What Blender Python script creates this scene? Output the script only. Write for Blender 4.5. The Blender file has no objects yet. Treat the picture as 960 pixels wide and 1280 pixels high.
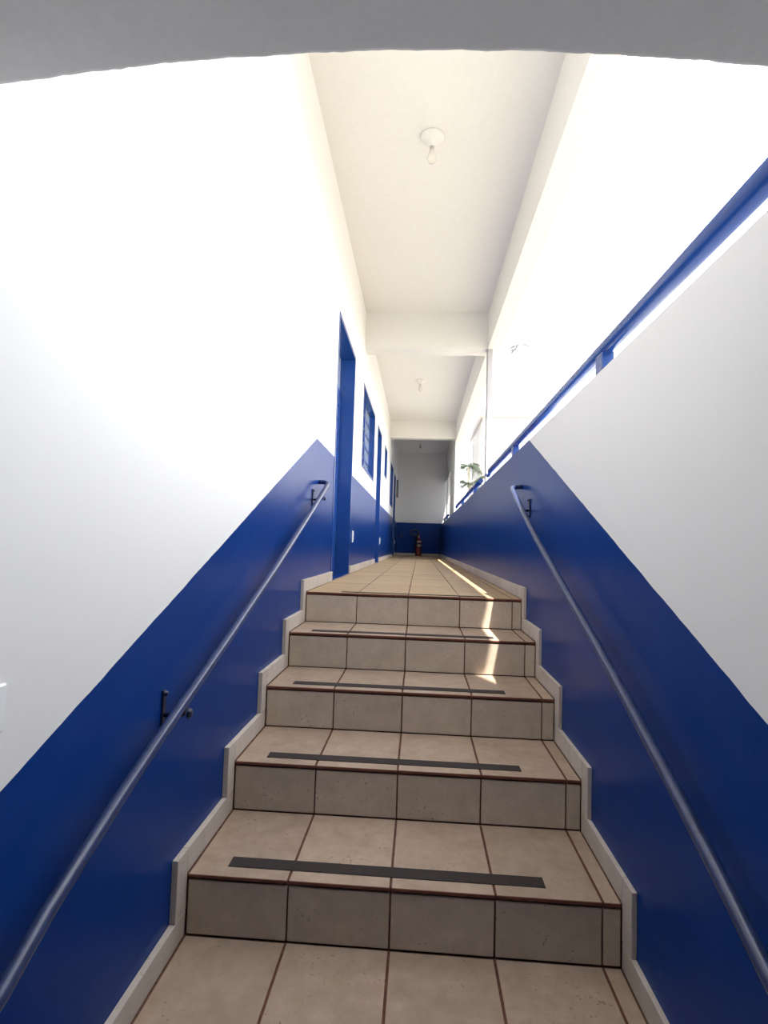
import bpy, bmesh, math, random
from mathutils import Vector, Matrix
random.seed(7)
sc = bpy.context.scene
COL = sc.collection

# ---------------------------------------------------------------- camera
CAM = Vector((0.656, -3.291, 0.290))
PIT, YAW, ROL, FPX = 0.0583, 0.0645, 0.0307, 700.0
cy, sy, cp, sp = math.cos(YAW), math.sin(YAW), math.cos(PIT), math.sin(PIT)
fwd = Vector((-sy * cp, cy * cp, sp)); rt = Vector((cy, sy, 0)); up = rt.cross(fwd)
cr, sr = math.cos(ROL), math.sin(ROL)
R2 = cr * rt + sr * up; U2 = -sr * rt + cr * up
cam_d = bpy.data.cameras.new('camera'); cam = bpy.data.objects.new('camera', cam_d); COL.objects.link(cam)
cam.matrix_world = Matrix(((R2.x, U2.x, -fwd.x, CAM.x), (R2.y, U2.y, -fwd.y, CAM.y), (R2.z, U2.z, -fwd.z, CAM.z), (0, 0, 0, 1)))
cam_d.sensor_fit = 'HORIZONTAL'; cam_d.sensor_width = 36.0; cam_d.lens = FPX / 960 * 36
cam_d.clip_start = 0.02; cam_d.clip_end = 500
sc.camera = cam

# ---------------------------------------------------------------- sky, sun, exposure
w = bpy.data.worlds.new('sky'); sc.world = w; w.use_nodes = True
bg = w.node_tree.nodes['Background']; bg.inputs[0].default_value = (0.91, 0.945, 1.0, 1); bg.inputs[1].default_value = 1.0
sun_d = bpy.data.lights.new('sun', 'SUN'); sun = bpy.data.objects.new('sun', sun_d); COL.objects.link(sun)
SUN_DIR = Vector((-0.18, 0.38, -1.0))
sun.rotation_euler = SUN_DIR.to_track_quat('-Z', 'Y').to_euler(); sun.location = (6, -8, 20)
sun_d.energy = 2.7; sun_d.angle = math.radians(0.55); sun_d.color = (1.0, 0.95, 0.86)
sc.view_settings.view_transform = 'Standard'; sc.view_settings.look = 'None'
sc.view_settings.exposure = 2.6; sc.view_settings.gamma = 1.0; sc.view_settings.use_curve_mapping = False

# ---------------------------------------------------------------- dimensions
XL, XR = -0.020, 1.267            # wall faces either side of the stair
TREAD, RISE, TW = 0.403, 0.1744, 0.30
SLIV = 0.052                       # narrow cut tile at the right
YE = 12.81                         # end wall
HD, HP = 0.961, 0.914              # dado height left, parapet height right
ZC = 2.95                          # ceiling
ZB = 2.53                          # underside of beams
XB = 1.37                          # inner face of beam and columns
YA = -2.54                         # arch, inner face
YR = -1.50                         # the roof starts here; unseen gap before it added to brighten the near walls

# ---------------------------------------------------------------- materials
def mat(name):
    m = bpy.data.materials.new(name); m.use_nodes = True
    return m, m.node_tree, m.node_tree.nodes['Principled BSDF']
def nd(nt, t, **kw):
    n = nt.nodes.new(t)
    for k, v in kw.items():
        if k == 'inp':
            for a, b in v.items(): n.inputs[a].default_value = b
        else: setattr(n, k, v)
    return n
def math_(nt, op, a, b=None):
    n = nt.nodes.new('ShaderNodeMath'); n.operation = op
    for i, v in enumerate((a, b)):
        if v is None: continue
        if isinstance(v, (int, float)): n.inputs[i].default_value = v
        else: nt.links.new(v, n.inputs[i])
    return n.outputs[0]
def plain(name, col, rough=0.5, metal=0.0, var=0.0, bump=0.0, scale=30, spec=None):
    m, nt, p = mat(name)
    p.inputs['Base Color'].default_value = (*col, 1); p.inputs['Roughness'].default_value = rough; p.inputs['Metallic'].default_value = metal
    if spec is not None: p.inputs['Specular IOR Level'].default_value = spec
    if var or bump:
        tc = nd(nt, 'ShaderNodeTexCoord'); no = nd(nt, 'ShaderNodeTexNoise', inp={'Scale': scale, 'Detail': 4.0})
        nt.links.new(tc.outputs['Object'], no.inputs['Vector'])
        if var:
            r = nd(nt, 'ShaderNodeValToRGB')
            r.color_ramp.elements[0].position = 0.3; r.color_ramp.elements[1].position = 0.7
            r.color_ramp.elements[0].color = (*[c * (1 - var) for c in col], 1); r.color_ramp.elements[1].color = (*[min(1, c * (1 + var)) for c in col], 1)
            nt.links.new(no.outputs['Fac'], r.inputs['Fac']); nt.links.new(r.outputs['Color'], p.inputs['Base Color'])
        if bump:
            b = nd(nt, 'ShaderNodeBump', inp={'Strength': bump, 'Distance': 0.004})
            nt.links.new(no.outputs['Fac'], b.inputs['Height']); nt.links.new(b.outputs['Normal'], p.inputs['Normal'])
    return m

BLUE = (0.003, 0.036, 0.20)
WHITE = (0.80, 0.79, 0.775)
M = {}
M['white'] = plain('white_paint', WHITE, 0.6, var=0.015, bump=0.08, scale=60)
M['ceil'] = plain('ceiling_paint', (0.79, 0.775, 0.735), 0.7, var=0.015, bump=0.05, scale=25)
M['plaster'] = plain('rough_white_plaster', (0.70, 0.70, 0.70), 0.7, var=0.02, bump=0.16, scale=70)
M['blue'] = plain('blue_gloss_paint', BLUE, 0.28, bump=0.06, scale=40)
M['blue_metal'] = plain('blue_enamel', (0.012, 0.06, 0.26), 0.25, bump=0.03, scale=80)
M['rail'] = plain('worn_blue_rail', (0.032, 0.047, 0.12), 0.3, var=0.2, bump=0.03, scale=60)
M['black'] = plain('black_rubber', (0.012, 0.012, 0.016), 0.5, var=0.1)
M['iron'] = plain('dark_painted_iron', (0.008, 0.012, 0.04), 0.4, var=0.1)
M['red'] = plain('extinguisher_red', (0.17, 0.010, 0.012), 0.3, var=0.1)
M['label'] = plain('paper_label', (0.42, 0.34, 0.33), 0.6, var=0.05)
M['brass'] = plain('brass', (0.5, 0.35, 0.12), 0.35, 1.0, var=0.1)
M['plastic'] = plain('white_plastic', (0.82, 0.82, 0.82), 0.35, var=0.02)
M['porcelain'] = plain('lamp_porcelain', (0.80, 0.78, 0.74), 0.3, var=0.02)
M['strip'] = plain('grip_tape', (0.032, 0.022, 0.019), 0.85, var=0.25, bump=0.4, scale=300)
M['core'] = plain('reddish_mortar', (0.14, 0.062, 0.042), 0.9, var=0.35, bump=0.3, scale=40)
M['steel'] = plain('white_steel', (0.78, 0.76, 0.74), 0.45, var=0.02)
M['socket'] = plain('socket_ceramic', (0.45, 0.42, 0.38), 0.4, var=0.05)
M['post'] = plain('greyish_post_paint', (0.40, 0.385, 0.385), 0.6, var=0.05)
M['trunk'] = plain('palm_trunk', (0.42, 0.36, 0.29), 0.85, var=0.2, bump=0.4, scale=12)
M['leaf'] = plain('palm_leaf', (0.020, 0.034, 0.012), 0.6, var=0.3, scale=6)
M['grey_leaf'] = plain('dry_palm_leaf', (0.03, 0.03, 0.028), 0.7, var=0.3, scale=6)
M['ground'] = plain('dusty_ground', (0.25, 0.225, 0.175), 0.95, var=0.12, bump=0.2, scale=1.5)
M['house'] = plain('white_render', (0.82, 0.81, 0.79), 0.8, var=0.02, scale=4)
M['roof'] = plain('pale_roof', (0.55, 0.50, 0.47), 0.8, var=0.1, scale=8)
M['darkglass'] = plain('dark_window', (0.03, 0.025, 0.025), 0.3, var=0.1)
M['panel'] = plain('grey_panel_enamel', (0.16, 0.15, 0.15), 0.4, var=0.05)
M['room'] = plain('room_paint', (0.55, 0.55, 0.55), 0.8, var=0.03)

def glass_mat():
    m, nt, p = mat('window_glass')
    p.inputs['Base Color'].default_value = (0.75, 0.85, 0.9, 1); p.inputs['Roughness'].default_value = 0.12
    p.inputs['Transmission Weight'].default_value = 0.6; p.inputs['IOR'].default_value = 1.5
    return m
M['glass'] = glass_mat()
def bulb_mat():
    m, nt, p = mat('bulb_glass')
    p.inputs['Base Color'].default_value = (0.95, 0.93, 0.86, 1); p.inputs['Roughness'].default_value = 0.1
    p.inputs['Transmission Weight'].default_value = 0.5; p.inputs['IOR'].default_value = 1.4
    return m
M['bulb'] = bulb_mat()

def dado_mat(name, y_apex, z_flat, slope, dirty=True):
    """white wall paint above, glossy blue dado below a painted edge that is level in the corridor and follows the stair"""
    m, nt, p = mat(name); L = nt.links
    geo = nd(nt, 'ShaderNodeTexCoord'); s = nd(nt, 'ShaderNodeSeparateXYZ'); L.new(geo.outputs['Object'], s.inputs[0])
    n1 = nd(nt, 'ShaderNodeTexNoise', inp={'Scale': 9.0, 'Detail': 6.0}); L.new(geo.outputs['Object'], n1.inputs['Vector'])
    wob = math_(nt, 'MULTIPLY', math_(nt, 'SUBTRACT', n1.outputs['Fac'], 0.5), 0.008)
    dy = math_(nt, 'MINIMUM', math_(nt, 'SUBTRACT', s.outputs['Y'], y_apex), 0.0)
    edge = math_(nt, 'ADD', math_(nt, 'ADD', math_(nt, 'MULTIPLY', dy, slope), z_flat), wob)
    mask = math_(nt, 'LESS_THAN', s.outputs['Z'], edge)
    n2 = nd(nt, 'ShaderNodeTexNoise', inp={'Scale': 3.0, 'Detail': 5.0}); L.new(geo.outputs['Object'], n2.inputs['Vector'])
    rb = nd(nt, 'ShaderNodeValToRGB'); L.new(n2.outputs['Fac'], rb.inputs['Fac'])
    rb.color_ramp.elements[0].position = 0.3; rb.color_ramp.elements[1].position = 0.75
    rb.color_ramp.elements[0].color = (BLUE[0] * 0.9, BLUE[1] * 0.9, BLUE[2] * 0.92, 1); rb.color_ramp.elements[1].color = (BLUE[0] * 1.2, BLUE[1] * 1.1, BLUE[2] * 1.06, 1)
    mix = nd(nt, 'ShaderNodeMix', data_type='RGBA'); L.new(mask, mix.inputs['Factor'])
    mix.inputs[6].default_value = (*WHITE, 1); L.new(rb.outputs['Color'], mix.inputs[7]); L.new(mix.outputs[2], p.inputs['Base Color'])
    L.new(math_(nt, 'SUBTRACT', 0.62, math_(nt, 'MULTIPLY', mask, 0.34)), p.inputs['Roughness'])
    L.new(math_(nt, 'SUBTRACT', 0.4, math_(nt, 'MULTIPLY', mask, 0.32)), p.inputs['Specular IOR Level'])
    n3 = nd(nt, 'ShaderNodeTexNoise', inp={'Scale': 55.0, 'Detail': 3.0}); L.new(geo.outputs['Object'], n3.inputs['Vector'])
    n4 = nd(nt, 'ShaderNodeTexNoise', inp={'Scale': 6.0, 'Detail': 2.0}); L.new(geo.outputs['Object'], n4.inputs['Vector'])
    h = math_(nt, 'ADD', math_(nt, 'MULTIPLY', n3.outputs['Fac'], 0.3), math_(nt, 'MULTIPLY', n4.outputs['Fac'], 1.0))
    b = nd(nt, 'ShaderNodeBump', inp={'Strength': 0.16, 'Distance': 0.006}); L.new(h, b.inputs['Height']); L.new(b.outputs['Normal'], p.inputs['Normal'])
    return m
M['wall_l'] = dado_mat('left_wall_paint', 0.255, HD, 0.415)
M['wall_r'] = dado_mat('right_wall_paint', -0.032, 0.93, 0.4175)
M['wall_e'] = dado_mat('end_wall_paint', -50, 0.945, 0.0)

def tile_mat(name, base, dark, clay=False):
    m, nt, p = mat(name); L = nt.links
    tc = nd(nt, 'ShaderNodeTexCoord'); oi = nd(nt, 'ShaderNodeObjectInfo')
    off = nd(nt, 'ShaderNodeVectorMath', operation='ADD'); L.new(tc.outputs['Object'], off.inputs[0])
    mul = nd(nt, 'ShaderNodeMath', operation='MULTIPLY', inp={1: 37.0}); L.new(oi.outputs['Random'], mul.inputs[0])
    cmb = nd(nt, 'ShaderNodeCombineXYZ')
    for i in range(3): L.new(mul.outputs[0], cmb.inputs[i])
    L.new(cmb.outputs[0], off.inputs[1])
    n1 = nd(nt, 'ShaderNodeTexNoise', inp={'Scale': 14.0, 'Detail': 8.0, 'Roughness': 0.65}); L.new(off.outputs[0], n1.inputs['Vector'])
    r = nd(nt, 'ShaderNodeValToRGB'); L.new(n1.outputs['Fac'], r.inputs['Fac'])
    r.color_ramp.elements[0].position = 0.30; r.color_ramp.elements[1].position = 0.72
    r.color_ramp.elements[0].color = (*dark, 1); r.color_ramp.elements[1].color = (*base, 1)
    # dark specks of dirt and chips
    n2 = nd(nt, 'ShaderNodeTexNoise', inp={'Scale': 95.0, 'Detail': 3.0}); L.new(off.outputs[0], n2.inputs['Vector'])
    n5 = nd(nt, 'ShaderNodeTexNoise', inp={'Scale': 7.0, 'Detail': 2.0}); L.new(off.outputs[0], n5.inputs['Vector'])
    rs = nd(nt, 'ShaderNodeValToRGB'); L.new(math_(nt, 'ADD', n2.outputs['Fac'], math_(nt, 'MULTIPLY', n5.outputs['Fac'], 0.35)), rs.inputs['Fac'])
    rs.color_ramp.elements[0].position = 0.86; rs.color_ramp.elements[1].position = 0.93
    rs.color_ramp.elements[0].color = (0, 0, 0, 1); rs.color_ramp.elements[1].color = (1, 1, 1, 1)
    mx = nd(nt, 'ShaderNodeMix', data_type='RGBA'); L.new(math_(nt, 'MULTIPLY', rs.outputs['Color'], 0.6), mx.inputs['Factor'])
    L.new(r.outputs['Color'], mx.inputs[6]); mx.inputs[7].default_value = (dark[0] * 0.35, dark[1] * 0.3, dark[2] * 0.28, 1)
    hv = nd(nt, 'ShaderNodeHueSaturation'); L.new(mx.outputs[2], hv.inputs['Color'])
    L.new(math_(nt, 'ADD', 0.93, math_(nt, 'MULTIPLY', oi.outputs['Random'], 0.14)), hv.inputs['Value'])
    out = hv.outputs['Color']
    if clay:      # unglazed red clay body shows on the tile's edges
        ge = nd(nt, 'ShaderNodeNewGeometry'); sx = nd(nt, 'ShaderNodeSeparateXYZ'); L.new(ge.outputs['True Normal'], sx.inputs[0])
        mc = nd(nt, 'ShaderNodeMix', data_type='RGBA'); L.new(math_(nt, 'LESS_THAN', sx.outputs['Z'], 0.9), mc.inputs['Factor'])
        L.new(out, mc.inputs[6]); mc.inputs[7].default_value = (0.17, 0.06, 0.04, 1); out = mc.outputs[2]
    L.new(out, p.inputs['Base Color'])
    p.inputs['Roughness'].default_value = 0.55; p.inputs['Specular IOR Level'].default_value = 0.25
    b = nd(nt, 'ShaderNodeBump', inp={'Strength': 0.25, 'Distance': 0.002}); L.new(n2.outputs['Fac'], b.inputs['Height']); L.new(b.outputs['Normal'], p.inputs['Normal'])
    return m
M['tread'] = tile_mat('tread_tile_glaze', (0.47, 0.355, 0.265), (0.35, 0.258, 0.185), True)
M['floor'] = tile_mat('floor_tile_glaze', (0.50, 0.355, 0.205), (0.41, 0.28, 0.15), True)
M['riser'] = tile_mat('riser_tile_glaze', (0.60, 0.505, 0.40), (0.47, 0.385, 0.295))
M['skirt'] = tile_mat('skirting_tile_glaze', (0.62, 0.55, 0.475), (0.52, 0.45, 0.38))

# ---------------------------------------------------------------- mesh helpers
def link(name, me, m=None, parent=None, loc=None):
    o = bpy.data.objects.new(name, me); COL.objects.link(o)
    if m is not None and me is not None and not me.materials: me.materials.append(m)
    if parent is not None: o.parent = parent
    if loc is not None: o.location = loc
    return o
def add_box(bm, x0, x1, y0, y1, z0, z1, bev=0.0):
    vs = [bm.verts.new((x, y, z)) for z in (z0, z1) for y in (y0, y1) for x in (x0, x1)]
    fs = [bm.faces.new([vs[i] for i in f]) for f in ((0, 2, 3, 1), (4, 5, 7, 6), (0, 1, 5, 4), (2, 6, 7, 3), (0, 4, 6, 2), (1, 3, 7, 5))]
    if bev:
        es = list({e for f in fs for e in f.edges})
        bmesh.ops.bevel(bm, geom=es, offset=bev, segments=1, affect='EDGES', profile=0.5)
def add_tube(bm, pts, r, n=10, cap=True, radii=None):
    pts = [Vector(p) for p in pts]; rings = []
    t0 = (pts[1] - pts[0]).normalized(); ref = Vector((0, 0, 1)) if abs(t0.z) < 0.9 else Vector((1, 0, 0))
    u = t0.cross(ref).normalized()
    for i, p in enumerate(pts):
        t = (pts[min(i + 1, len(pts) - 1)] - pts[max(i - 1, 0)]).normalized()
        u = (u - t * u.dot(t)).normalized(); v = t.cross(u)
        rr = radii[i] if radii else r
        rings.append([bm.verts.new(p + rr * (math.cos(2 * math.pi * k / n) * u + math.sin(2 * math.pi * k / n) * v)) for k in range(n)])
    for a, b in zip(rings, rings[1:]):
        for k in range(n): bm.faces.new((a[k], a[(k + 1) % n], b[(k + 1) % n], b[k])).smooth = True
    if cap:
        bm.faces.new(list(reversed(rings[0]))); bm.faces.new(rings[-1])
def add_lathe(bm, prof, n=24, origin=(0, 0, 0), axis='Z'):
    o = Vector(origin); rings = []
    def pt(r, h, a):
        c, s = r * math.cos(a), r * math.sin(a)
        return o + (Vector((c, s, h)) if axis == 'Z' else Vector((h, c, s)) if axis == 'X' else Vector((c, h, s)))
    for r, h in prof:
        if r < 1e-6: rings.append([bm.verts.new(pt(0, h, 0))])
        else: rings.append([bm.verts.new(pt(r, h, 2 * math.pi * k / n)) for k in range(n)])
    for a, b in zip(rings, rings[1:]):
        for k in range(n):
            k2 = (k + 1) % n
            q = [a[k % len(a)], a[k2 % len(a)], b[k2 % len(b)], b[k % len(b)]]
            q = list(dict.fromkeys(q))
            if len(q) > 2: bm.faces.new(q).smooth = True
def done(bm, name, m, parent=None, loc=None, normals=True):
    if normals: bmesh.ops.recalc_face_normals(bm, faces=bm.faces)
    me = bpy.data.meshes.new(name); bm.to_mesh(me); bm.free()
    return link(name, me, m, parent, loc)
def box(name, m, x0, x1, y0, y1, z0, z1, parent=None, bev=0.0):
    bm = bmesh.new(); add_box(bm, x0, x1, y0, y1, z0, z1, bev); return done(bm, name, m, parent)
def prism(name, m, poly, axis, a0, a1, parent=None):
    """extrude a 2D polygon along an axis: axis x -> poly in (y,z); axis y -> poly in (x,z)"""
    bm = bmesh.new()
    f = (lambda p, a: (a, p[0], p[1])) if axis == 'x' else (lambda p, a: (p[0], a, p[1]))
    A = [bm.verts.new(f(p, a0)) for p in poly]; B = [bm.verts.new(f(p, a1)) for p in poly]
    bm.faces.new(A); bm.faces.new(list(reversed(B)))
    for i in range(len(poly)):
        j = (i + 1) % len(poly); bm.faces.new((A[i], B[i], B[j], A[j]))
    return done(bm, name, m, parent)
def thing(name, label, cat, loc=(0, 0, 0), group=None):
    o = bpy.data.objects.new(name, None); COL.objects.link(o); o.location = loc; o.empty_display_size = 0.1
    o['label'] = label; o['category'] = cat
    if group: o['group'] = group
    return o
def tag(o, label, cat, group=None):
    o['label'] = label; o['category'] = cat
    if group: o['group'] = group
    return o
def struct(o, label=None):
    o['kind'] = 'structure'
    if label: o['label'] = label
    return o
_tiles = {}
def tile(name, m, x0, x1, y0, y1, z0, z1, parent, bev=0.0015):
    """a single tile: alike tiles share one mesh; the object sits at the tile's centre"""
    d = (round(x1 - x0, 4), round(y1 - y0, 4), round(z1 - z0, 4), m.name)
    if d not in _tiles:
        bm = bmesh.new(); add_box(bm, -d[0] / 2, d[0] / 2, -d[1] / 2, d[1] / 2, -d[2] / 2, d[2] / 2, bev)
        bmesh.ops.recalc_face_normals(bm, faces=bm.faces)
        me = bpy.data.meshes.new(name); bm.to_mesh(me); bm.free(); me.materials.append(m); _tiles[d] = me
    o = bpy.data.objects.new(name, _tiles[d]); COL.objects.link(o); o.parent = parent
    o.location = ((x0 + x1) / 2, (y0 + y1) / 2, (z0 + z1) / 2)
    return o

# ---------------------------------------------------------------- left wall with its door and window openings
WT = 0.20
OPEN = [  # kind, y0, y1, z0, z1
    ('door', 1.00, 2.11, 0.0, 2.125), ('window', 2.96, 4.58, 1.168, 2.125), ('door', 5.14, 6.00, 0.0, 2.125),
    ('window', 6.90, 7.60, 1.55, 2.125), ('window', 8.95, 10.15, 1.168, 2.125), ('door', 10.70, 11.65, 0.0, 2.10)]
ys = sorted({-6.0, YE + 0.15, *[v for o in OPEN for v in o[1:3]]})
zs = sorted({-2.0, ZC + 0.6, *[v for o in OPEN for v in o[3:5]]})
bm = bmesh.new(); vv = {}
def V(x, y, z):
    k = (round(x, 4), round(y, 4), round(z, 4))
    if k not in vv: vv[k] = bm.verts.new(k)
    return vv[k]
def solid(i, j):
    if not (0 <= i < len(ys) - 1 and 0 <= j < len(zs) - 1): return False
    ym, zm = (ys[i] + ys[i + 1]) / 2, (zs[j] + zs[j + 1]) / 2
    return not any(o[1] < ym < o[2] and o[3] < zm < o[4] for o in OPEN)
for i in range(len(ys) - 1):
    for j in range(len(zs) - 1):
        if not solid(i, j): continue
        a, b, c, d = ys[i], ys[i + 1], zs[j], zs[j + 1]
        for x in (XL, XL - WT): bm.faces.new((V(x, a, c), V(x, b, c), V(x, b, d), V(x, a, d)))
        if not solid(i - 1, j): bm.faces.new((V(XL, a, c), V(XL, a, d), V(XL - WT, a, d), V(XL - WT, a, c)))
        if not solid(i + 1, j): bm.faces.new((V(XL, b, c), V(XL, b, d), V(XL - WT, b, d), V(XL - WT, b, c)))
        if not solid(i, j - 1): bm.faces.new((V(XL, a, c), V(XL, b, c), V(XL - WT, b, c), V(XL - WT, a, c)))
        if not solid(i, j + 1): bm.faces.new((V(XL, a, d), V(XL, b, d), V(XL - WT, b, d), V(XL - WT, a, d)))
struct(done(bm, 'wall_left', M['wall_l']), 'white left wall with a glossy blue dado climbing beside the stair')

# right parapet, end wall, ceiling, beams
prism('wall_right', M['wall_r'], [(-6, -2), (YE + .15, -2), (YE + .15, HP), (YA, HP), (YA, 1.3), (-6, 1.3)], 'x', XR, 1.42)
struct(bpy.data.objects['wall_right'], 'white and blue parapet wall on the right of the stair')
struct(box('wall_end', M['wall_e'], XL, 1.47, YE, YE + 0.15, -0.3, ZC), 'grey shaded end wall of the corridor with blue dado')
struct(box('ceiling', M['ceil'], XL - WT, 1.56, YR, YE + 0.15, ZC, ZC + 0.14), 'plain white corridor ceiling')
struct(box('trim_1', M['ceil'], XB, 1.52, YR, YE, ZB, ZC), 'white beam along the open right side of the corridor')
struct(box('trim_2', M['ceil'], XL, XB, 2.97, 3.20, ZB, ZC), 'first white beam across the corridor ceiling')
struct(box('trim_3', M['ceil'], XL, XB, 8.50, 8.70, 2.57, ZC), 'second white beam across the corridor ceiling')
struct(box('trim_4', M['post'], XB, 1.427, 2.97, 3.09, HP, ZB, bev=0.004), 'slim white post on the parapet')
struct(box('trim_5', M['ceil'], XB - 0.005, 1.47, 8.50, 10.25, HP, ZB), 'wide shaded pier at the far end of the parapet')
struct(box('trim_7', M['ceil'], XB, 1.47, 11.6, 12.1, HP, ZB), 'narrow pier just before the end wall')
struct(box('trim_6', M['ceil'], XB, 1.51, 10.25, YE, 2.12, ZB), 'low lintel over the last opening beside the end wall')
struct(box('wall_entry_blocker', M['room'], XL, XR, -6.1, -6.0, -2.0, 1.3), 'unseen back wall of the entry passage, added to shut out light')  # added out of view to stop light from behind the camera
struct(box('roof', M['roof'], -0.6, 1.70, YR, YE + 0.8, 3.57, 3.70), 'pale roof slab overhanging the parapet')
struct(box('wall_rooms', M['room'], -3.2, -3.1, 0.2, YE, -0.1, ZC), 'back wall of the rooms behind the corridor wall')
box('ceiling_rooms', M['room'], -3.1, XL - WT, 0.2, YE, ZC, ZC + 0.1); struct(bpy.data.objects['ceiling_rooms'], 'ceiling of the rooms behind the corridor wall')
box('floor_rooms', M['room'], -3.1, XL - WT, 0.2, YE, -0.1, 0.0); struct(bpy.data.objects['floor_rooms'], 'floor of the rooms behind the corridor wall')

# front wall with the low arch the photograph is taken through
bm = bmesh.new(); N = 120; x0, x1 = XL, XR
prof = []
for i in range(N + 1):
    x = x0 + (x1 - x0) * i / N
    z = 0.983 - (x - 0.565) ** 2 / (2 * 3.9) + 0.0012 * math.sin(x * 41) * math.sin(x * 17 + 1) + random.uniform(-0.0010, 0.0010)
    prof.append((x, z))
cols = []
for x, z in prof:
    cols.append([bm.verts.new(c) for c in ((x, YA, 7.2), (x, YA, z + 0.006), (x, YA - 0.004 , z + 0.0015), (x, YA - 0.010, z), (x, YA - 0.30, z + random.uniform(-.0008, .0008)), (x, YA - 0.35, z + 0.01), (x, YA - 0.35, 7.2))])
for a, b in zip(cols, cols[1:]):
    for k in range(6): bm.faces.new((a[k], b[k], b[k + 1], a[k + 1])).smooth = (2 <= k <= 4)
    bm.faces.new((a[0], a[6], b[6], b[0]))
add_box(bm, XR, 1.975, YA - 0.35, YA, 0.9, 7.2); add_box(bm, 1.975, 2.6, YA - 0.35, YA, -2, 4.6)  # unseen upper wall, its height and step shaped to trim the sun streak
add_box(bm, -0.7, XL - WT, YA - 0.35, YA, -2, 7.2); add_box(bm, XL - WT, XL, YA - 0.35, YA, 3.5, 7.2)
struct(done(bm, 'wall_front', M['plaster']), 'grey shaded underside of the arch at the foot of the stair')
box('ceiling_entry_blocker', M['plaster'], -0.17, 1.42, -6.0, YA - 0.35, 1.30, 1.40); struct(bpy.data.objects['ceiling_entry_blocker'], 'unseen ceiling of the entry passage, added to keep the lower stair dim')  # added overhead, out of view, so less light reaches the lower steps

# ground
struct(box('ground', M['ground'], 1.42, 160, -60, 220, -2.1, -2.0), 'dusty sunlit ground beyond the parapet')
struct(box('floor_entry', M['core'], XL, XR, -6.0, -9 * TREAD, -2.0, -9 * RISE), 'floor at the foot of the stair')

# ---------------------------------------------------------------- stair: steps with tread tiles, riser tiles and grip strips
GX = [0, TW, 2 * TW, 3 * TW, 4 * TW, 4 * TW + SLIV]
G = 0.0026
stair = thing('staircase', 'tiled staircase with dark grip strips climbing between blue walls', 'staircase', (0.63, -3.3, -9 * RISE))
stair.location = (0, 0, 0)
for i in range(0, 9):
    zt, yn = -i * RISE, -i * TREAD
    st = box('step', M['core'], XL + .001, XR - .001, yn + 0.007, (yn + TREAD + 0.007) if i else 0.05, -9 * RISE - 0.2, zt - 0.0045, stair)
    for k in range(5):
        if i:
            tile('tread_tile', M['tread'], GX[k] + G, GX[k + 1] - G, yn - 0.004, yn + TREAD - 0.003, zt - 0.010, zt + random.uniform(-.0006, .0006), st)
        tile('riser_tile', M['riser'], GX[k] + G, GX[k + 1] - G, yn + random.uniform(-.0006, .0006), yn + 0.009, zt - RISE + 0.003, zt - 0.0185, st)
    if i:
        s = box('grip_strip', M['strip'], 0.104, 1.052, yn + 0.046, yn + 0.098, zt - 0.001, zt + 0.0028, st, bev=0.001)
# corridor floor, tiled
fl = struct(box('floor', M['core'], XL, XR, 0.05, YE, -0.12, -0.0045), 'warm beige tiled corridor floor')
rows = int(math.ceil(YE / TREAD))
for r in range(rows):
    y0 = r * TREAD - (0.004 if r == 0 else 0) + (.0012 if r else 0); y1 = min((r + 1) * TREAD - .0012, YE - .002)
    for k in range(5):
        tile('floor_tile', M['floor'], GX[k] + .0015, (GX[k + 1] if k < 4 else GX[5]) - .0015, y0, y1, -0.010, random.uniform(-.0004, .0004), fl)
strip_top = box('grip_strip', M['strip'], 0.20, 1.052, 0.040, 0.085, -0.001, 0.0028, fl, bev=0.001)

# stepped skirting tiles
def skirting(name, xa, xb, label, doors):
    root = bpy.data.objects.new(name, None); COL.objects.link(root); struct(root, label)
    H, Wd = 0.072, 0.072
    for i in range(0, 9):
        zt, yn = -i * RISE, -i * TREAD
        # upright piece beside the riser (stands 7 cm in front of it), from the tread below up past the nosing
        tile('skirting_tile', M['skirt'], xa, xb, yn - Wd, yn - 0.001, zt - RISE + H + 0.002, zt + H, root, 0.001)
        # level piece along the tread below, from its nosing to the riser
        if i < 8:
            tile('skirting_tile', M['skirt'], xa, xb, yn - TREAD + 0.001, yn - Wd - 0.002 + Wd, zt - RISE + 0.001, zt - RISE + H, root, 0.001)
    y = 0.001
    stops = sorted([(a, b) for a, b in doors]) + [(YE, YE)]
    for a, b in stops:
        while y < a - 0.03:
            y2 = min(y + TREAD, a)
            tile('skirting_tile', M['skirt'], xa, xb, y, y2 - 0.0025, 0.001, H, root, 0.001); y = y2
        y = b
    return root
skirting('baseboard_left', XL, -0.002, 'pale skirting tiles stepping up the foot of the left wall', [(o[1], o[2]) for o in OPEN if o[0] == 'door'])
skirting('baseboard_right', 1.2525, XR, 'pale skirting tiles stepping up the foot of the right wall', [])
be = bpy.data.objects.new('baseboard_end', None); COL.objects.link(be); struct(be, 'pale skirting tiles along the end wall')
for k in range(4): tile('skirting_tile', M['skirt'], 0 + k * 0.312, (k + 1) * 0.312 - .003, YE - 0.014, YE, 0.001, 0.072, be, 0.001)

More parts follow.
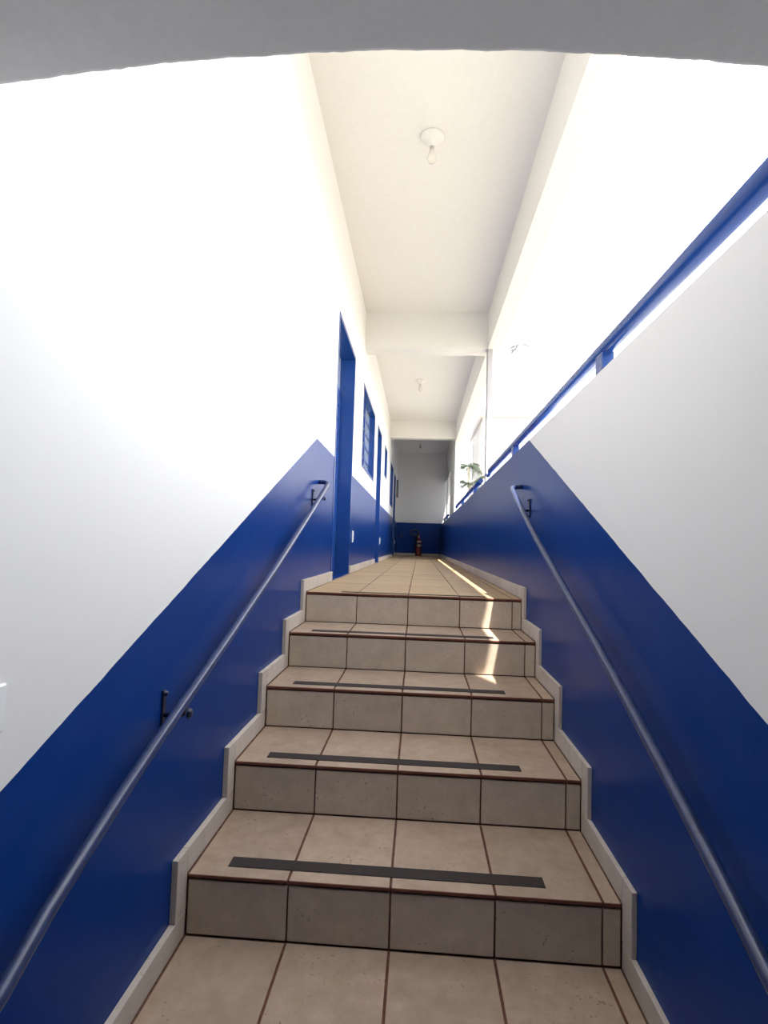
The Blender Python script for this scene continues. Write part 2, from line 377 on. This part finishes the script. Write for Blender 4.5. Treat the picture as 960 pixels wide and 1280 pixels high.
# ---------------------------------------------------------------- doors and windows
def liner(name, y0, y1, z0, z1, parent, sill):
    """blue painted steel frame lining the opening"""
    t = 0.035; xa, xb = XL - WT, XL + 0.004
    bm = bmesh.new()
    add_box(bm, xa, xb, y0, y0 + t, z0, z1); add_box(bm, xa, xb, y1 - t, y1, z0, z1); add_box(bm, xa, xb, y0 + t, y1 - t, z1 - t, z1)
    if sill: add_box(bm, xa, xb, y0 + t, y1 - t, z0, z0 + t)
    # door stop / rebate
    add_box(bm, XL - 0.123, XL - 0.105, y0 + t, y0 + t + 0.012, z0, z1 - t); add_box(bm, XL - 0.123, XL - 0.105, y1 - t - 0.012, y1 - t, z0, z1 - t)
    return done(bm, name, M['blue_metal'], parent)
nd_, nw_ = 0, 0
DL = ['nearest blue door, just past the top of the stair', 'second blue door along the left wall', 'farthest blue door along the left wall']
WL = ['nearest blue barred window in the left wall', 'small high window between the second door and the last window', 'farthest window in the left wall']
for kind, y0, y1, z0, z1 in OPEN:
    t = 0.035
    if kind == 'door':
        nd_ += 1; root = bpy.data.objects.new('door_%d' % nd_, None); COL.objects.link(root); struct(root, DL[nd_ - 1])
        liner('door_frame', y0, y1, z0, z1, root, False)
        ft = tile('threshold_tile', M['tread'], XL - WT + .002, -0.002, y0 + .002, y1 - .002, -0.010, -0.0005, root)
        xa, xb = XL - 0.160, XL - 0.125
        zt = z1 - 0.42
        bm = bmesh.new()
        add_box(bm, xa, xb, y0 + t + .004, y0 + t + 0.11, 0.01, zt); add_box(bm, xa, xb, y1 - t - 0.11, y1 - t - .004, 0.01, zt)
        add_box(bm, xa, xb, y0 + t + 0.11, y1 - t - 0.11, 0.01, 0.9); add_box(bm, xa, xb, y0 + t + 0.11, y1 - t - 0.11, zt - 0.1, zt)
        leaf = done(bm, 'door_leaf', M['blue_metal'], root)
        box('pane', M['glass'], xa + .014, xa + .02, y0 + t + 0.11, y1 - t - 0.11, 0.9, zt - 0.1, leaf)
        for q in range(1, 5):
            zz = 0.9 + (zt - 1.0) * q / 5; box('glazing_bar', M['blue_metal'], xa + .008, xb - .004, y0 + t + 0.11, y1 - t - 0.11, zz - .012, zz + .012, leaf)
        bm = bmesh.new(); add_box(bm, xa, xb, y0 + t, y1 - t, zt + .004, zt + .05)
        tr = done(bm, 'transom_bar', M['blue_metal'], root)
        box('transom_pane', M['glass'], xa + .014, xa + .02, y0 + t, y1 - t, zt + .05, z1 - t, root)
        bm = bmesh.new(); yh = y0 + t + 0.06
        add_tube(bm, [(xb, yh, 1.02), (xb + .03, yh, 1.02), (xb + .036, yh + .01, 1.02), (xb + .036, yh + .1, 1.02)], 0.007, 8)
        add_lathe(bm, [(0, .006), (.02, .005), (.022, 0)], 14, (xb, yh, 1.02), 'X')
        done(bm, 'door_handle', M['plastic'], leaf)
    else:
        nw_ += 1; root = bpy.data.objects.new('window_%d' % nw_, None); COL.objects.link(root); struct(root, WL[nw_ - 1])
        liner('window_frame', y0, y1, z0, z1, root, True)
        ncol = 2 if nw_ == 1 else 2; nrow = 5 if nw_ != 2 else 3
        xa = XL - 0.075; b = 0.03; bm_ = 0.09 if nw_ == 1 else 0.04
        ya, yb, za, zb = y0 + t, y1 - t, z0 + t, z1 - t
        for c in range(1, ncol):
            yy = ya + (yb - ya) * c / ncol; box('mullion', M['blue_metal'], xa - .02, xa + .02, yy - bm_ / 2, yy + bm_ / 2, za, zb, root)
        for r in range(1, nrow):
            zz = za + (zb - za) * r / nrow; box('glazing_bar', M['blue_metal'], xa - .015, xa + .015, ya, yb, zz - b / 2, zz + b / 2, root)
        for c in range(ncol):
            for r in range(nrow):
                p0, p1 = ya + (yb - ya) * c / ncol, ya + (yb - ya) * (c + 1) / ncol
                q0, q1 = za + (zb - za) * r / nrow, za + (zb - za) * (r + 1) / nrow
                tile('pane', M['glass'], xa - .003, xa + .003, p0 + bm_ / 2, p1 - bm_ / 2, q0 + b / 2, q1 - b / 2, root, 0)

# ---------------------------------------------------------------- stair handrails
def handrail(label, pts, side, brackets):
    """side -1: on the left wall, +1: on the right wall; pts are (y,z) up the stair"""
    xw = XL if side < 0 else XR; off = 0.065; xr = xw - side * off
    root = thing('handrail', label, 'handrail', (0, 0, 0), 'stair handrails')
    P = [(xr, y, z) for y, z in pts]
    y, z = pts[-1]; ty, tz = 0.92, 0.39; R = 0.045
    for k in range(1, 7):        # the end bends back into the wall
        a = k / 6 * math.pi / 2
        P.append((xr + side * R * (1 - math.cos(a)), y + ty * R * math.sin(a), z + tz * R * math.sin(a)))
    P.append((xw, P[-1][1], P[-1][2]))
    bm = bmesh.new(); add_tube(bm, P, 0.0138, 14); done(bm, 'rail_tube', M['rail'], root)
    for y, zr in brackets:
        bm = bmesh.new(); x0 = xw; s = -side
        add_box(bm, min(x0, x0 + s * .006), max(x0, x0 + s * .006), y - .008, y + .008, zr - .085, zr + .02, 0.001)
        br = done(bm, 'bracket', M['iron'], root)
        bm = bmesh.new(); add_tube(bm, [(x0, y, zr - .045), (x0 + s * .045, y, zr - .045), (x0 + s * .06, y, zr - .04), (xr, y, zr - .012)], 0.006, 8)
        done(bm, 'bracket_arm', M['iron'], br)
        for dz in (.012, -.075):
            bm = bmesh.new(); add_lathe(bm, [(0, s * .010), (.006, s * .009), (.008, 0)], 8, (x0 + s * .005, y, zr + dz), 'X'); done(bm, 'bolt', M['iron'], br)
    return root
lp = [(-3.6, -0.875), (-2.9, -0.590), (-2.445, -0.405), (-2.342, -0.348), (-2.123, -0.255), (-1.949, -0.190), (-1.661, -0.090), (-1.468, -0.023), (-1.214, 0.070), (-0.915, 0.178), (-0.517, 0.331), (-0.165, 0.468), (0.201, 0.616), (0.335, 0.674)]
rp = [(-3.6, -0.860), (-2.9, -0.575), (-2.36, -0.342), (-2.228, -0.278), (-2.039, -0.196), (-1.793, -0.096), (-1.482, 0.024), (-1.193, 0.129), (-0.94, 0.225), (-0.65, 0.332), (-0.412, 0.430), (-0.124, 0.552), (0.085, 0.645)]
def rz(pts, y):
    for (a, b), (c, d) in zip(pts, pts[1:]):
        if a <= y <= c: return b + (d - b) * (y - a) / (c - a)
handrail('slim worn blue handrail on the left stair wall, curling into it at the top', lp, -1, [(y, rz(lp, y)) for y in (-1.80, 0.17, -3.2)])
handrail('slim worn blue handrail on the right stair wall, curling into it at the top', rp, 1, [(y, rz(rp, y)) for y in (-0.13, -3.2)])
for (y, z), lab in (((-1.62, -0.231), 'small dark wall plug below the lower bracket of the left handrail'), ((0.60, 0.60), 'small dark wall plug beside the top of the left handrail')):
    bm = bmesh.new(); add_lathe(bm, [(0, .012), (.011, .010), (.014, .004), (.015, 0)], 10, (XL, y, z), 'X')
    tag(done(bm, 'wall_plug', M['iron']), lab, 'wall plug')

# ---------------------------------------------------------------- thick rails on the parapet
XP, ZP, RP = 1.338, 1.052, 0.029
def parapet_rail(label, y0, y1, posts, c0, c1):
    root = thing('parapet_rail', label, 'rail', (0, 0, 0), 'blue rails along the parapet top')
    P = []
    if c0: P += [(XP, y0 - .05, ZP - .06), (XP, y0 - .035, ZP - .025), (XP, y0, ZP)]
    else: P += [(XP, y0, ZP)]
    n = 6
    P += [(XP, y0 + (y1 - y0) * k / n, ZP) for k in range(1, n)]
    if c1: P += [(XP, y1, ZP), (XP, y1 + .06, ZP - .02), (XP, y1 + .14, ZP - .03), (XP, y1 + .24, ZP - .02), (XP, y1 + .34, ZP + .0)]
    else: P += [(XP, y1, ZP)]
    bm = bmesh.new(); add_tube(bm, P, RP, 16, radii=[RP if p[1] <= y1 else RP * .62 for p in P]); done(bm, 'rail_tube', M['blue_metal'], root)
    for y in posts:
        bm = bmesh.new(); add_box(bm, XP - .022, XP + .022, y - .04, y + .04, HP, ZP - .015, 0.003)
        ps = done(bm, 'post', M['blue_metal'], root)
        bm = bmesh.new(); add_box(bm, XP - .045, XP + .045, y - .06, y + .06, HP, HP + .006); done(bm, 'foot_plate', M['blue_metal'], ps)
    return root
parapet_rail('nearest thick blue rail on the parapet, running above the stair', -2.50, 2.25, (-2.3, -1.16, 0.82), False, True)
parapet_rail('middle thick blue rail on the parapet, beyond the slim white post', 3.12, 7.1, (3.75, 5.8), False, True)
parapet_rail('farthest blue rail on the parapet, past the wide pier', 10.3, 12.75, (10.9, 12.2), False, False)

# ---------------------------------------------------------------- ceiling lamps
def lamp(y, x, label):
    root = thing('ceiling_lamp', label, 'lamp', (x, y, ZC), 'bare bulb ceiling lamps')
    bm = bmesh.new(); add_lathe(bm, [(0.075, 0), (0.078, -.006), (0.074, -.016), (0.060, -.026), (0.042, -.034), (0.034, -.050), (0.030, -.070), (0.026, -.072), (0, -.072)], 28)
    done(bm, 'lamp_base', M['porcelain'], root)
    bm = bmesh.new(); add_lathe(bm, [(0.0145, -.068), (0.0145, -.090), (0.012, -.094), (0, -.094)], 16); done(bm, 'socket', M['socket'], root)
    bm = bmesh.new(); add_lathe(bm, [(0.013, -.090), (0.016, -.100), (0.026, -.122), (0.031, -.145), (0.028, -.165), (0.017, -.180), (0, -.185)], 20); done(bm, 'bulb', M['bulb'], root)
lamp(0.209, 0.670, 'bare bulb in a round white holder on the ceiling above the stair top')
lamp(5.59, 0.605, 'bare bulb lamp on the ceiling between the two cross beams')
lamp(10.9, 0.62, 'bare bulb lamp on the dark ceiling by the end wall')

# ---------------------------------------------------------------- outlets and switch
def plate(name, y, z, wy, hz, label, cat, group, slots):
    root = thing(name, label, cat, (XL, y, z), group)
    bm = bmesh.new(); add_box(bm, 0, .009, -wy / 2, wy / 2, -hz / 2, hz / 2, 0.003); done(bm, 'cover_plate', M['plastic'], root)
    for dz in slots:
        bm = bmesh.new(); add_box(bm, .008, .012, -wy * .28, wy * .28, dz - hz * .14, dz + hz * .14, .001); done(bm, 'insert', M['plastic'], root)
plate('wall_outlet', 2.33, 0.362, 0.075, 0.118, 'white outlet plate on the blue dado past the nearest door', 'outlet', 'white outlets on the dado', (0.02, -.02))
plate('wall_outlet', 6.22, 0.352, 0.075, 0.115, 'white outlet plate on the blue dado past the second door', 'outlet', 'white outlets on the dado', (0.02, -.02))
plate('wall_outlet', 11.9, 0.37, 0.075, 0.115, 'white outlet plate on the blue dado past the farthest door', 'outlet', 'white outlets on the dado', (0.02, -.02))
plate('light_switch', -2.455, 0.006, 0.118, 0.078, 'white switch plate on the white wall at the left edge of the photo', 'switch', None, (0.0,))
root = thing('panel_box', 'grey metal panel box high on the left wall near the end wall', 'panel box', (XL, 12.3, 1.86))
bm = bmesh.new(); add_box(bm, 0, .045, -.15, .15, -.24, .24, .004); done(bm, 'cabinet', M['panel'], root)
bm = bmesh.new(); add_box(bm, .044, .052, -.135, .135, -.225, .225, .002); done(bm, 'door', M['panel'], root)
root = thing('wall_hook', 'small dark hook on the blue end wall left of the extinguisher', 'hook', (0.138, YE, 0.56))
bm = bmesh.new(); add_box(bm, -.02, .02, -.006, 0, -.06, .06, .001); done(bm, 'hook_plate', M['iron'], root)
bm = bmesh.new(); add_tube(bm, [(0, -.004, .03), (0, -.035, .02), (0, -.05, -.005), (0, -.045, -.03), (0.0, -.06, -.045)], .007, 8); done(bm, 'hook', M['iron'], root)

# ---------------------------------------------------------------- fire extinguisher
ex = thing('fire_extinguisher', 'red fire extinguisher with a black hose standing by the end wall', 'extinguisher', (0.635, 12.62, 0.0))
bm = bmesh.new(); add_lathe(bm, [(0, .004), (.084, .004), (.088, .012), (.088, .03), (.086, .034), (.086, .40), (.084, .43), (.074, .462), (.055, .486), (.032, .500), (.026, .505), (.026, .53), (0, .53)], 28)
cyl = done(bm, 'cylinder', M['red'], ex)
for z0, z1 in ((.385, .43), (.27, .325)):
    bm = bmesh.new()
    ring = []
    for z in (z0, z1): ring.append([bm.verts.new((.0872 * math.cos(a), .0872 * math.sin(a), z)) for a in [math.radians(200 + 140 * k / 12) for k in range(13)]])
    for k in range(12): bm.faces.new((ring[0][k], ring[0][k + 1], ring[1][k + 1], ring[1][k]))
    done(bm, 'label', M['label'], cyl)
bm = bmesh.new(); add_lathe(bm, [(.0875, .345), (.0885, .35), (.0885, .365), (.0875, .37)], 28); done(bm, 'band', M['black'], cyl)
bm = bmesh.new(); add_box(bm, -.022, .022, -.02, .02, .525, .575, .004); valve = done(bm, 'valve', M['brass'], ex)
bm = bmesh.new(); add_box(bm, -.018, .10, -.011, .011, .582, .592, .002); add_box(bm, -.018, .085, -.011, .011, .552, .562, .002); done(bm, 'handle', M['black'], valve)
bm = bmesh.new(); add_lathe(bm, [(0, -.032), (.018, -.032), (.018, -.02), (0, -.02)], 14, (0, 0, .55), 'Y'); done(bm, 'gauge', M['label'], valve)
hp = [(-.02, -.01, .555)]
for k in range(0, 25):
    a = math.radians(-20 + 15 * k); hp.append((-.125 + .115 * math.cos(a), -.03 - .02 * math.sin(a * .5), .655 + .075 * math.sin(a)))
hp += [(-.02, -.06, .60), (-.055, -.085, .52), (-.06, -.09, .42)]
bm = bmesh.new(); add_tube(bm, hp, .021, 8); done(bm, 'hose', M['black'], ex)
bm = bmesh.new(); add_tube(bm, [(-.06, -.09, .44), (-.06, -.092, .38), (-.06, -.094, .30)], .01, 8, radii=[.014, .018, .026]); done(bm, 'nozzle', M['black'], ex)

# ---------------------------------------------------------------- palms and house beyond the parapet
def frond(parent, m, az, L, rise, droop, n=15, lw=0.16, name='frond'):
    bm = bmesh.new(); pts = []
    for k in range(n + 1):
        t = k / n; r = L * t * (1 - 0.25 * t * droop); z = L * (rise * t - droop * t * t)
        pts.append(Vector((r * math.cos(az), r * math.sin(az), z)))
    add_tube(bm, pts, .01, 5, radii=[.018 * L * (1 - .85 * k / n) for k in range(n + 1)])
    for k in range(2, n + 1):
        p = pts[k]; t = (pts[k] - pts[k - 1]).normalized(); side = t.cross(Vector((0, 0, 1))).normalized()
        ll = L * .34 * math.sin(math.pi * min(1, .15 + .85 * (k / n))) + .06 * L
        for s in (-1, 1):
            d = (side * s * .8 + t * .55 + Vector((0, 0, -.35))).normalized()
            tip = p + d * ll + Vector((0, 0, -.12 * ll)); mid = p + d * ll * .5 + Vector((0, 0, .03 * ll)); wv = t * lw * .18 * L
            a, b, c, e = bm.verts.new(p - wv * .4), bm.verts.new(mid - wv), bm.verts.new(tip), bm.verts.new(mid + wv)
            bm.faces.new((a, b, c, e))
    return done(bm, name, m, parent, normals=False)
def palm(label, x, y, zc, L, nf, trunk_r, m, a0=0, rise=.45, droop=.75):
    root = thing('palm', label, 'palm', (x, y, -2.0), 'palms beyond the parapet')
    H = zc + 2.0
    bm = bmesh.new(); n = 14
    add_tube(bm, [(0.06 * math.sin(k * .3), 0, H * k / n) for k in range(n + 1)], trunk_r, 10, radii=[trunk_r * (1.25 - .5 * k / n) * (1 + .05 * (k % 2)) for k in range(n + 1)])
    done(bm, 'trunk', M['trunk'], root)
    xt = 0.06 * math.sin(n * .3)
    for k in range(nf):
        f = frond(root, m, a0 + k * 2.399, L * random.uniform(.8, 1.1), rise * random.uniform(.5, 1.6), droop * random.uniform(.8, 1.2))
        f.location = (xt, 0, H - .01)
palm('young green palm seen just left of the slim white post', 1.76, 9.2, 2.08, 0.46, 12, 0.03, M['leaf'], 0.4, .6, .95)
palm('lower green palm close to the parapet rail, under the young palm', 1.78, 8.7, 1.62, 0.40, 13, 0.03, M['leaf'], 1.3, .8, .8)
palm('tall pale palm whose crown shows against the white sky', 5.05, 22.6, 9.75, 0.85, 7, 0.06, M['grey_leaf'], 2.3, .3, .9)

hs = thing('house', 'white neighbouring house close beyond the far end of the parapet', 'house', (2.05, 11.5, -2))
hs.location = (0, 0, 0)
box('wall', M['house'], 2.05, 7.5, 9.6, 14.0, -2.0, 3.28, hs)
prism('roof', M['roof'], [(9.4, 3.28), (14.2, 3.28), (14.2, 3.36), (11.8, 4.2), (9.4, 3.36)], 'x', 2.0, 7.7, hs)
wn = box('window', M['darkglass'], 2.035, 2.06, 11.9, 13.1, 2.15, 3.15, hs)
box('window_frame', M['house'], 2.03, 2.05, 11.82, 11.9, 2.1, 3.2, wn)
